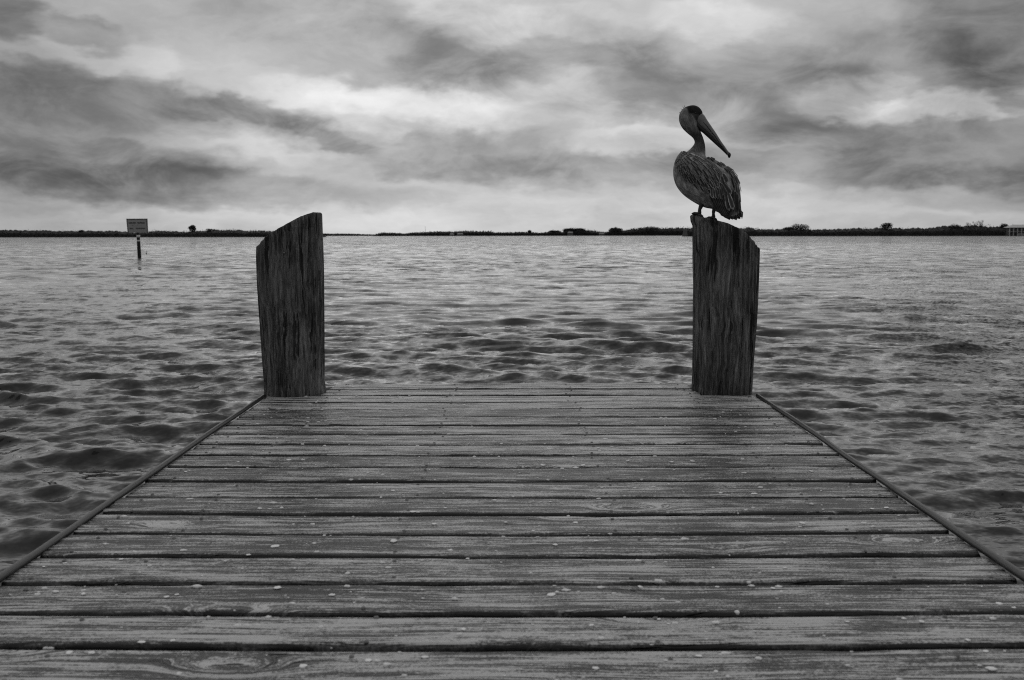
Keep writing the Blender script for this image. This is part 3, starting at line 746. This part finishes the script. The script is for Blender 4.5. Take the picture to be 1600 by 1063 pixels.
# legs with webbed feet
def leg(px0, py0, px1, py1, dy0, dy1, fwd):
    a, c = W(px0, py0, dy0), W(px1, py1, dy1)
    c[2] = RTOP(c[0]) + 0.012
    mid = (a + c) / 2 + np.array([-0.002, 0.006, 0])
    mb = MB(); mb.tube([a + (a - c) * 0.25, a, mid, c + (c - a) * -0.12, c], [.017, .0115, .0078, .0095, .0085], 12); lg = mb.build('leg', M_LEG, pel, True, PEL)
    f = MB()
    toes = []
    for ang, L in ((-0.75, .046), (-0.2, .056), (0.35, .050)):
        d = np.array([math.sin(fwd + ang), math.cos(fwd + ang), 0.0])
        pts = [c + np.array([0, 0, .002])]
        for s in (0.35, 0.7, 1.0):
            q = c + d * L * s; q[2] = RTOP(q[0]) + 0.007 * (1 - 0.5 * s) + (0.004 if s < 0.9 else 0.0); pts.append(q)
        f.tube(pts, [.0075, .006, .0052, .003], 8); toes.append(pts)
    for A, B in ((toes[0], toes[1]), (toes[1], toes[2])):
        V = [p - np.array([0, 0, .002]) for p in A] + [p - np.array([0, 0, .002]) for p in B]
        V += [p - np.array([0, 0, .002]) for p in V]
        f.add(V, [(0, 1, 5, 4), (1, 2, 6, 5), (2, 3, 7, 6), (12, 13, 9, 8), (13, 14, 10, 9), (14, 15, 11, 10), (3, 11, 15, 7)])
    bd = np.array([math.sin(fwd + 2.6), math.cos(fwd + 2.6), 0.0]); q = c + bd * 0.03; q[2] = RTOP(q[0]) + 0.006
    f.tube([c, q], [.007, .003], 8)
    f.build('foot', M_LEG, lg, True, PEL)
leg(1096.0, 320.5, 1092.5, 335.5, -.035, -.050, 0.1)
leg(1117.0, 324.0, 1114.5, 343.0, -.055, -.065, 0.2)

# ------------------------------------------------------------------ shell bits and droppings on the planks
FLECKS = [(200,818,7),(406,796.5,8),(440,795,6),(645,801,9),(652,804,6),(678,818,8),(696,795,6),(752,814,6),(790,816,7),(615,846.5,12),(430,855,14),(386,871,8),(190,875,8),(68,886,6),(316,902,4),(87,925,13),(130,928,7),
 (260,932,8),(276,929,7),(433,919,12),(519,929,11),(221,1005,14),(143,1020,14),(108,1020,11),(270,1002,9),(474,1039,12),(576,1030,11),(663,1025,13),(724,984,9),(731,874,7),(783,880,4),(290,738,5),(411,683.5,7),(451,719,8),
 (568,760,5),(614,765.5,7),(595,776,5),(848,727,8),(911,727,8),(900,730,10),(935,701,5),(1049,722.5,7),(1082,721,8),(981,721,5),(1045,757,5),(1126,770.5,7),(1178,772,10),(899,816,8),(868,851.5,9),(931,846,8),(833,830,8),
 (1254,817.5,9),(1385,794,8),(1363,796,6),(1268,737,6),(1226,888,8),(1208,919.5,8),(1121,918,8),(1000,918,7),(861,929,13),(924,978,9),(1029,968,7),(1045,975,6),(1324,972,7),(1412,968,9),(1440,973,9),(1534,916,4),(1562,942,10),
 (1584,948,9),(1548,1043,18),(1092,1023,12),(931,1042,13),(1512,1003,8),(1540,1017,9),(1040,1030,6),(1114,887,5),(545,603,8),(552,604,5),(530,607,5),(1032,606,9),(720,616,6),(640,618,4),(530,623,5),(665,640,6),(725,632,5),(1040,652,5),(1130,645,5)]
def pebble(seed, sx, sy, sz):
    r = np.random.default_rng(seed); mb = MB(); nn = 12
    f = 1 + 0.35 * np.array([math.sin(2 * k + r.uniform(0, 6)) * r.uniform(.2, .6) + r.normal(0, .26) for k in np.linspace(0, 2 * math.pi, nn, endpoint=False)])
    th = np.linspace(0, 2 * math.pi, nn, endpoint=False)
    rings = [[(sx * s * f[i] * math.cos(th[i]), sy * s * f[i] * math.sin(th[i]), z * sz * (1 + 0.25 * math.sin(3 * th[i] + seed)) if z > 0 else -0.003) for i in range(nn)] for s, z in ((1, 0), (.97, .35), (.75, .85), (.35, 1.0))]
    mb.loft(rings); return mb
deck_xyz = []
for (o, lo, hi, x0, x1) in PLANKS:
    co = np.empty(len(o.data.vertices) * 3, dtype=np.float32); o.data.vertices.foreach_get('co', co)
    deck_xyz.append((lo, hi, co.reshape(-1, 3) + np.array(o.location) + PO))
def deck_top(x, y):
    for lo, hi, co in deck_xyz:
        if lo <= y <= hi:
            y = min(max(y, lo + 0.016), hi - 0.016)
            d = (co[:, 0] - x) ** 2 + (co[:, 1] - y) ** 2 + (co[:, 2] < DECK_Z - 0.015) * 9
            return y, float(co[np.argmin(d), 2])
    return y, DECK_Z
protos = []; SHELLS = []
for k in range(7):
    o_ = pebble(40 + k, 0.5, RNG.uniform(0.32, 0.55), RNG.uniform(0.05, 0.15)).build('shell_fragment', M_SHELL)
    protos.append(o_)
used = set()
for i, (fx, fy, fw) in enumerate(FLECKS):
    p = on_z(fx, fy, DECK_Z); wm = fw * p[1] / F_PX * 1.02
    k = i % 7
    if k in used: o_ = protos[k].copy(); COL.objects.link(o_)
    else: o_ = protos[k]; used.add(k)
    y, z = deck_top(p[0], p[1])
    o_.location = (p[0], y, z + 0.0008); o_.rotation_euler = (0, 0, RNG.uniform(-0.5, 0.5) + (math.pi if i % 2 else 0)); o_.scale = (wm, wm * RNG.uniform(0.8, 1.3), wm)
    SHELLS.append((o_, p[0], y))
for nm, fx, fy, sx, sy, sz, lab in (('shell_fragment', 1154, 959, 9, 8, 6, 'rounded white shell standing proud beside a dark plank gap'),
                                    ('shell_fragment', 1031, 912, 13, 10, 6, 'largest pale shell lump, double-humped, on a plank edge right of centre'),
                                    ('shell_fragment', 1216, 917, 14, 7, 4, 'bright white oval shell on plank, biggest on the right half')):
    p = on_z(fx, fy, DECK_Z); u = p[1] / F_PX
    o_ = pebble(fx, sx * u / 2, sy * u / 2, sz * u / 2).build(nm, M_SHELL); y, z = deck_top(p[0], p[1]); o_.location = (p[0], y, z)
    tag(o_, lab, 'shell fragment', 'white shell fragments scattered over the pier')
ORD = ['', 'first', 'second', 'third', 'fourth', 'fifth', 'sixth', 'seventh', 'eighth', 'ninth', 'tenth', 'eleventh', 'twelfth', 'thirteenth', 'fourteenth', 'fifteenth', 'sixteenth', 'seventeenth', 'eighteenth', 'nineteenth', 'twentieth']
rows_ = {}
for (o_, x, y) in SHELLS:
    k = next((n_ for n_, (lo, hi, co) in enumerate(deck_xyz) if lo <= y <= hi), 0)
    rows_.setdefault(k, []).append((x, o_))
for k, row in rows_.items():
    row.sort(key=lambda r: r[0])
    for n_, (x, o_) in enumerate(row):
        plank_ = 'endmost plank' if k == 0 else ORD[min(k + 1, 20)] + ' plank from the far end'
        place = 'only' if len(row) == 1 else ('leftmost' if n_ == 0 else 'rightmost' if n_ == len(row) - 1 else ORD[n_ + 1])
        tail_ = '' if place in ('only', 'leftmost', 'rightmost') else ' from the left'
        tag(o_, f'{place} white shell fragment{tail_} on the {plank_}', 'shell fragment', 'white shell fragments scattered over the pier')
mb = MB()
for k in range(620):
    y = gy[0] - (gy[0] - 1.6) * RNG.random(); x = RNG.uniform(left_x(y) + 0.05, right_x(y) - 0.05)
    y, z = deck_top(x, y); s = 0.0020 + 0.0045 * RNG.random() ** 3
    q = pebble(500 + k, s * RNG.uniform(0.8, 1.8), s, s * 0.35)
    mb.add([(v[0] + x, v[1] + y, v[2] + z + 0.0005) for v in q.v], q.f)
dr = mb.build('dropping_flecks', M_DROP, None, True, (0, 3.0, DECK_Z)); dr.location = (0, 3.0, DECK_Z)
tag(dr, 'tiny white dried droppings and shell grit peppered over the planks', 'droppings', None, 'stuff')

# ------------------------------------------------------------------ sign on a pile out in the water
def sea_y(px, py): return on_z(px, py, 0.0)[1]
SY = sea_y(218, 402.5)
base = on_y(218, 402.5, SY)
sign = empty('water_sign', (base[0], SY, 0), 'tilted weathered board sign on a dark pile standing in the water', 'sign')
so_ = np.array([base[0], SY, 0.0])
top_ = on_y(215.5, 362, SY)
u = SY / F_PX
mb = MB(); mb.tube([base + (0.02, 0, -1.2), base, (base + top_) / 2, top_], [2.9 * u, 2.8 * u, 2.6 * u, 2.4 * u], 14); mb.build('pile', M_POST, sign, True, so_)
for y0, y1 in ((367.6, 371.2), (375.4, 377.6)):
    a, c = on_y(216 + (y0 - 368) * .055, y0, SY), on_y(216 + (y1 - 368) * .055, y1, SY)
    mb = MB(); mb.tube([a, c], [2.75 * u, 2.75 * u], 14); mb.build('reflective_band', M_BAND, sign, True, so_)
q = [on_y(*c, SY - 0.16) for c in ((197.3, 342.0), (230.2, 341.8), (231.2, 363.5), (199.5, 364.0))]
def on_board(a, b_, off=0.0):
    p = (q[0] * (1 - a) + q[1] * a) * (1 - b_) + (q[3] * (1 - a) + q[2] * a) * b_
    return p + np.array([0, off, 0])
def slab(mb, a0, a1, b0, b1, near_, far_):
    V = [on_board(a, b_, o) for o in (near_, far_) for a, b_ in ((a0, b0), (a1, b0), (a1, b1), (a0, b1))]
    mb.add(V, [(0, 3, 2, 1), (4, 5, 6, 7), (0, 1, 5, 4), (1, 2, 6, 5), (2, 3, 7, 6), (3, 0, 4, 7)])
mb = MB(); slab(mb, 0, 1, 0, 1, 0, 0.05); mb.build('board', M_SIGN, sign, False, so_)
mb = MB()
slab(mb, 0.0, 1.0, 0.0, 0.07, -.012, -.002); slab(mb, 0.0, 0.045, 0.075, 1.0, -.012, -.002); slab(mb, 0.955, 1.0, 0.075, 1.0, -.012, -.002)
mb.build('border', M_SIGNDARK, sign, False, so_)
mb = MB(); rr = random.Random(5)
for b0, b1, spans in ((0.24, 0.36, ((0.10, 0.42), (0.50, 0.84))), (0.44, 0.48, ((0.24, 0.32), (0.5, .56))), (0.64, 0.75, ((0.12, 0.29), (0.42, 0.86)))):
    for a0, a1 in spans:
        a = a0
        while a < a1:
            w = rr.uniform(0.018, 0.034); slab(mb, a, a + w, b0 + rr.uniform(0, .02), b1 - rr.uniform(0, .02), -.010, -.003); a += w + rr.uniform(0.008, 0.016)
mb.build('faded_lettering', M_SIGNDARK, sign, False, so_)
s_y = sea_y(229, 398); s0_ = on_y(229.3, 399.5, s_y); s1_ = on_y(228.4, 396, s_y); s2_ = on_y(229.6, 393, s_y)
mb = MB(); mb.tube([s0_ + (0, 0, -.3), s0_, s1_, s2_], [.06, .055, .05, .025], 8)
st = mb.build('mooring_stick', M_POST, None, True, s0_); st.location = s0_
tag(st, 'short dark bent stick poking from the water beside the sign pile', 'stick')

# ------------------------------------------------------------------ far shore
def shore(name, prof, D, waterline):
    d0 = on_y(prof[0][0], 369, D); d1 = on_y(prof[-1][0], 369, D)
    xs = np.linspace(d0[0], d1[0], 160); mb = MB(); rings = []
    for i, x in enumerate(xs):
        e = min(1, 8 * i / 160 + .05, 8 * (159 - i) / 160 + .05)
        hgt = (0.5 + 0.4 * float(fbm(np.array(x * .02), np.array(3.0), 2))) * e
        rings.append([(x, D - 9 * e, -1.0), (x, D - 7 * e, hgt * .35), (x, D + 4, hgt), (x, D + 70 * e, hgt), (x, D + 75, -1.0)])
    mb.loft(rings); o = mb.build(name, M_SOIL, None, True, (xs[80], D, 0)); o.location = (xs[80], D, 0)
    return tag(o, None, None, None, 'structure')
def leaf_cloud(mb, cx, cy, cz, rx, ry, rz, n, size, rng):
    c = np.array([cx, cy, cz])
    for _ in range(n):
        v = rng.normal(0, 1, 3); v /= np.linalg.norm(v); v *= rng.random() ** 0.35
        p = c + v * (rx, ry, rz)
        a, b_ = rng.normal(0, 1, 3), rng.normal(0, 1, 3); a /= np.linalg.norm(a); b_ -= a * a.dot(b_); b_ /= np.linalg.norm(b_)
        s = size * rng.uniform(0.6, 1.3)
        mb.add([p - a * s, p - b_ * s * .7, p + a * s, p + b_ * s * .7], [(0, 1, 2, 3)])
def belt(name, prof, D, label, seed):
    rng = np.random.default_rng(seed); mb = MB(); core = []; u = D / F_PX
    px = np.arange(prof[0][0], prof[-1][0], 1.15)
    ys = np.interp(px, [p[0] for p in prof], [p[1] for p in prof])
    for x_, y_ in zip(px, ys):
        top = (on_y(x_, y_, D)[2] + 0.5 * u) * rng.uniform(0.98, 1.24) * (1 + 0.22 * float(np.clip(fbm(np.array(x_ * .045 + seed), np.array(2.0), 3), -.2, .8)))
        x = on_y(x_, 368, D)[0]
        for k in range(3):
            d = D + (0, 9, 20)[k] + rng.uniform(-2, 5)
            z1 = top * (0.62, 0.86, 1.0)[k]
            leaf_cloud(mb, x * d / D + rng.normal(0, .4 * u), d, z1 * 0.55, 1.2 * u, 3.0, z1 * 0.46, 22, 0.62 * u, rng)
        core.append([(x, D + 3, -.2), (x, D + 6, top * .55), (x, D + 20, top * rng.uniform(.80, .92)), (x, D + 30, top * .7), (x, D + 40, -.2)])
    mb.loft(core)
    x = on_y(px[len(px) // 2], 368, D)[0]
    o = mb.build(name, M_LEAF, None, False, (x, D, 0)); o.location = (x, D, 0)
    return tag(o, label, 'mangroves', None, 'stuff')
LEFT_P = [(-620,363),(-520,361.5),(-400,362.5),(-300,360.5),(-180,362),(-60,361),(0,360.5),(20,361),(40,360.5),(80,361.5),(85,363.5),(90,362.5),(100,360.5),(105,363),(120,362),(127,361),(145,363),(150,361.5),(160,360.5),(175,361.5),(187,362.5),(189,364.5),(200,364.5),(235,362),(250,362),(280,363),(290,361.5),(320,361),(330,359.5),(335,361.5),(360,360),(370,360),(380,361.5),(400,361),(430,362),(470,364.5),(500,367)]
LOW_P = [(470,366),(505,366),(550,366),(585,367.2)]
MID_P = [(584,367.5),(590,365.6),(600,363.9),(608,364.3),(620,365),(632,365.8),(640,364.4),(650,363.3),(660,363),(675,362.4),(700,362.4),(722,362),(730,361.8),(768,361.8),(772,364),(800,363.3),(825,364),(850,364),(860,361.2),(873,361),(880,363.6),(884,359.4),(892,358.2),(912,358.2),(920,360),(930,360.6),(940,363),(952,363),(955,358.5),(968,358),(973,361),(980,361),(988,357.6),(1000,357),(1010,356.2),(1025,356),(1040,357),(1060,355.8),(1075,356.5),(1090,356)]
RIGHT_P = [(1075,356.5),(1130,356),(1150,357),(1180,355),(1186,358.5),(1200,359.5),(1210,357.2),(1216,359.5),(1224,357.5),(1240,357),(1260,358.2),(1290,358.8),(1315,357.8),(1340,358.8),(1352,355.8),(1360,357.5),(1376,358.5),(1393,357),(1402,357.8),(1410,355.6),(1420,357.5),(1430,356.6),(1455,357.6),(1475,355.8),(1484,355),(1500,355),(1508,353.6),(1520,354),(1535,353.6),(1550,355.8),(1562,355.4),(1580,353.5),(1660,352.5),(1750,355),(1850,353),(1960,356),(2100,354.5),(2250,357)]
DL, DM, DRR, DLOW = 1000.0, 2200.0, 1150.0, 2900.0
shore('shore_land', LEFT_P, DL, 371); shore('shore_land', LOW_P, DLOW, 368.5); shore('shore_land', MID_P, DM, 368.5); shore('shore_land', RIGHT_P, DRR, 369)
belt('mangrove_belt', LEFT_P, DL, 'dark mangrove thicket along the left shore behind the board sign', 1)
belt('mangrove_belt', LOW_P, DLOW, 'faint lowest strip of far woods just right of the left piling', 2)
belt('mangrove_belt', MID_P, DM, 'distant dark woods along the central shore between the pilings', 3)
belt('mangrove_belt', RIGHT_P, DRR, 'dark mangrove thicket along the right shore behind the pelican piling', 4)
def tree(px, top, w, D, label, seed, group='trees standing above the far shoreline', bare=False, depth=16):
    rng = np.random.default_rng(seed); u = D / F_PX; Dd = D + depth
    g = on_y(px, 369, Dd); H = on_y(px, top, Dd)[2]
    root = empty('shore_tree', (g[0], Dd, 0.3), label, 'tree', group); O = np.array([g[0], Dd, 0.3])
    tr = MB(); hw = w * u / 2
    tr.tube([(g[0], Dd, 0), (g[0] + .1 * hw, Dd, H * .35), (g[0], Dd, H * .7)], [.45, .32, .15], 8)
    tips = []
    for k in range(7 if not bare else 12):
        a = rng.uniform(0, 2 * math.pi); s = rng.uniform(.35, .85)
        e = np.array([g[0] + math.cos(a) * hw * s, Dd + math.sin(a) * hw * s, H * rng.uniform(.7, .93 if not bare else 1.0)])
        st_ = np.array([g[0], Dd, H * rng.uniform(.3, .6)])
        tr.tube([st_, st_ * .45 + e * .55 + (0, 0, .4), e], [.2, .13, .05 if not bare else .12], 6); tips.append(e)
    tr.build('trunk', M_BARK, root, True, O)
    cr = MB()
    for e in tips:
        leaf_cloud(cr, e[0], e[1], e[2] - (H * .04 if not bare else 0), hw * (.55 if not bare else .2), hw * .5, min(hw * .5, H * .24) if not bare else hw * .3, 150 if not bare else 22, .55 * u if not bare else .36 * u, rng)
    if not bare: leaf_cloud(cr, g[0], Dd, H * .72, hw * 1.0, hw * .9, H * .30, 420, .85 * u, rng)
    cr.build('crown', M_LEAF, root, False, O)
tree(301, 352, 11, DL, 'lone round-topped tree rising above the left shore mangroves', 21)
tree(330, 358.3, 12, DL, 'low bushy tree just right of the lone left-shore tree', 22)
tree(127, 360, 9, DL, 'low bushy tree on the left shore left of the sign', 36)
tree(827.5, 360, 5, DM, 'tiny single tree on the low central shore', 23)
tree(866, 360.8, 15, DM, 'small domed tree left of the first tall central clump', 24)
tree(890, 357.4, 20, DM, 'tall left tree of the clump above the pale central roof', 25)
tree(905, 357.2, 20, DM, 'tall right tree of the clump above the pale central roof', 26)
tree(961, 356.0, 22, DM, 'square-topped broad tree right of the pale central roofs', 27)
tree(1012, 355.2, 34, DM, 'broad tree in the high wood left of the pelican piling', 28)
tree(1230, 355.3, 14, DRR, 'smaller rounded tree leaning against the big dome tree', 29)
tree(1250, 350.6, 28, DRR, 'big dome-shaped tree on the shore right of the pelican piling', 30)
tree(1384, 348.4, 19, DRR, 'tall upright lone tree midway along the right shore', 31)
tree(1491, 351.4, 24, DRR, 'bushy tree left of the bare-branched trees', 32)
tree(1514, 348.8, 13, DRR, 'shortest bare-branched tree, left of three on right shore', 33, bare=True)
tree(1524, 347, 12, DRR, 'middle bare-branched tree of three on right shore', 34, bare=True)
tree(1531, 344.8, 12, DRR, 'tallest bare-branched tree, right of three on right shore', 35, bare=True)
tree(1569, 350.3, 14, DRR, 'bushy tree directly left of the white columned house', 37)
# mast
mb = MB(); m0 = on_y(664.5, 368, DM + 40); m1 = on_y(664.5, 353.8, DM + 40)
mb.tube([(m0[0], m0[1], 0), ((m0[0] + m1[0]) / 2, m0[1], m1[2] / 2), tuple(m1)], [.45, .3, .2], 8)
ma = mb.build('radio_mast', M_POST, None, True, (m0[0], m0[1], 0)); ma.location = (m0[0], m0[1], 0)
tag(ma, 'thin mast rising above the distant central woods', 'mast')
# small far houses
def cottage(px, D, wpx, roof_top, eave, label):
    u = D / F_PX; c = on_y(px, 368, D); w = wpx * u / 2; ze, zr = on_y(px, eave, D)[2], on_y(px, roof_top, D)[2]
    root = empty('shore_house', (c[0], D, 0), label, 'house', 'small pale houses on the central shore'); O = np.array([c[0], D, 0.0])
    mb = MB(); mb.box(c[0] - w, c[0] + w, D - 4, D + 4, 0.2, ze); mb.build('wall', M_COTT, root, False, O)
    mb = MB(); x0, x1 = c[0] - w - .6, c[0] + w + .6
    mb.add([(x0, D - 5, ze), (x1, D - 5, ze), (x1, D + 5, ze), (x0, D + 5, ze), (x0 + 2, D, zr), (x1 - 2, D, zr)], [(0, 1, 5, 4), (2, 3, 4, 5), (1, 2, 5), (3, 0, 4), (3, 2, 1, 0)])
    mb.build('roof', M_COTTROOF, root, False, O)
    for k in (-.6, 0, .6):
        mb = MB(); mb.box(c[0] + k * w - .8, c[0] + k * w + .8, D - 4.06, D - 4.003, 1.0, max(ze - .5, 1.6)); mb.build('window', M_GLASS, root, False, O)
cottage(706, DM - 22, 6, 364.8, 366.6, 'small pale house, left of the two close together on central shore')
cottage(719, DM - 22, 9, 364.6, 366.2, 'small pale house, right of the two close together on central shore')
cottage(891, DM - 22, 8, 362.2, 363.9, 'pale-roofed house below the tall central tree clump')
cottage(940, DM - 22, 8, 363.8, 365.4, 'pale-roofed house between the tall clump and square-topped tree')
# columned house at the right edge
D = DRR - 16; u = D / F_PX
hx0, hx1 = on_y(1577, 368, D)[0], on_y(1640, 368, D)[0]
ze, zr = on_y(1580, 355.8, D)[2], on_y(1580, 351.2, D)[2]
house = empty('columned_house', (hx0, D, 0), 'white two-storey columned house with pale roof at the right edge', 'house'); O = np.array([hx0, D, 0.0])
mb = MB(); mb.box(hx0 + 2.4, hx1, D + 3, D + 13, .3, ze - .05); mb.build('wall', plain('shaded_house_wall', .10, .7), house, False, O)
mb = MB(); mb.add([(hx0 - .8, D - 1, ze), (hx1 + 1, D - 1, ze), (hx1 + 1, D + 14, ze), (hx0 - .8, D + 14, ze), (hx0 + 6.5, D + 6, zr), (hx1 - 5, D + 6, zr)], [(0, 1, 5, 4), (2, 3, 4, 5), (1, 2, 5), (3, 0, 4), (3, 2, 1, 0)]); mb.build('roof', M_ROOF, house, False, O)
mb = MB(); mb.box(hx0, hx1, D, D + 3, ze * .5 - .15, ze * .5 + .15); mb.build('balcony_floor', M_WHITE, house, False, O)
for k in range(9):
    x = hx0 + .3 + k * (hx1 - hx0 - .6) / 11 * 1.1
    mb = MB(); mb.box(x - .28, x + .28, D + .02, D + .58, .2, ze - .02); mb.build('column', M_WHITE, house, False, O)
for k in range(8):
    x = hx0 + 4.2 + k * 4.6
    for z in (1.2, ze * .5 + .9):
        mb = MB(); mb.box(x - 1, x + 1, D + 2.9, D + 2.98, z, z + 2.4); mb.build('window', M_GLASS, house, False, O)
mb = MB()
for k in range(24): mb.box(hx0 + 10 + k * .9, hx0 + 10.35 + k * .9, D - .2, D - .08, .4, 2.6)
mb.box(hx0 + 10, hx0 + 32, D - .22, D - .06, 2.62, 2.9); mb.build('railing', M_WHITE, house, False, O)
for o in SC.objects:
    if o.type == 'MESH' and o.parent is not None and len(o.data.uv_layers) == 0: pass
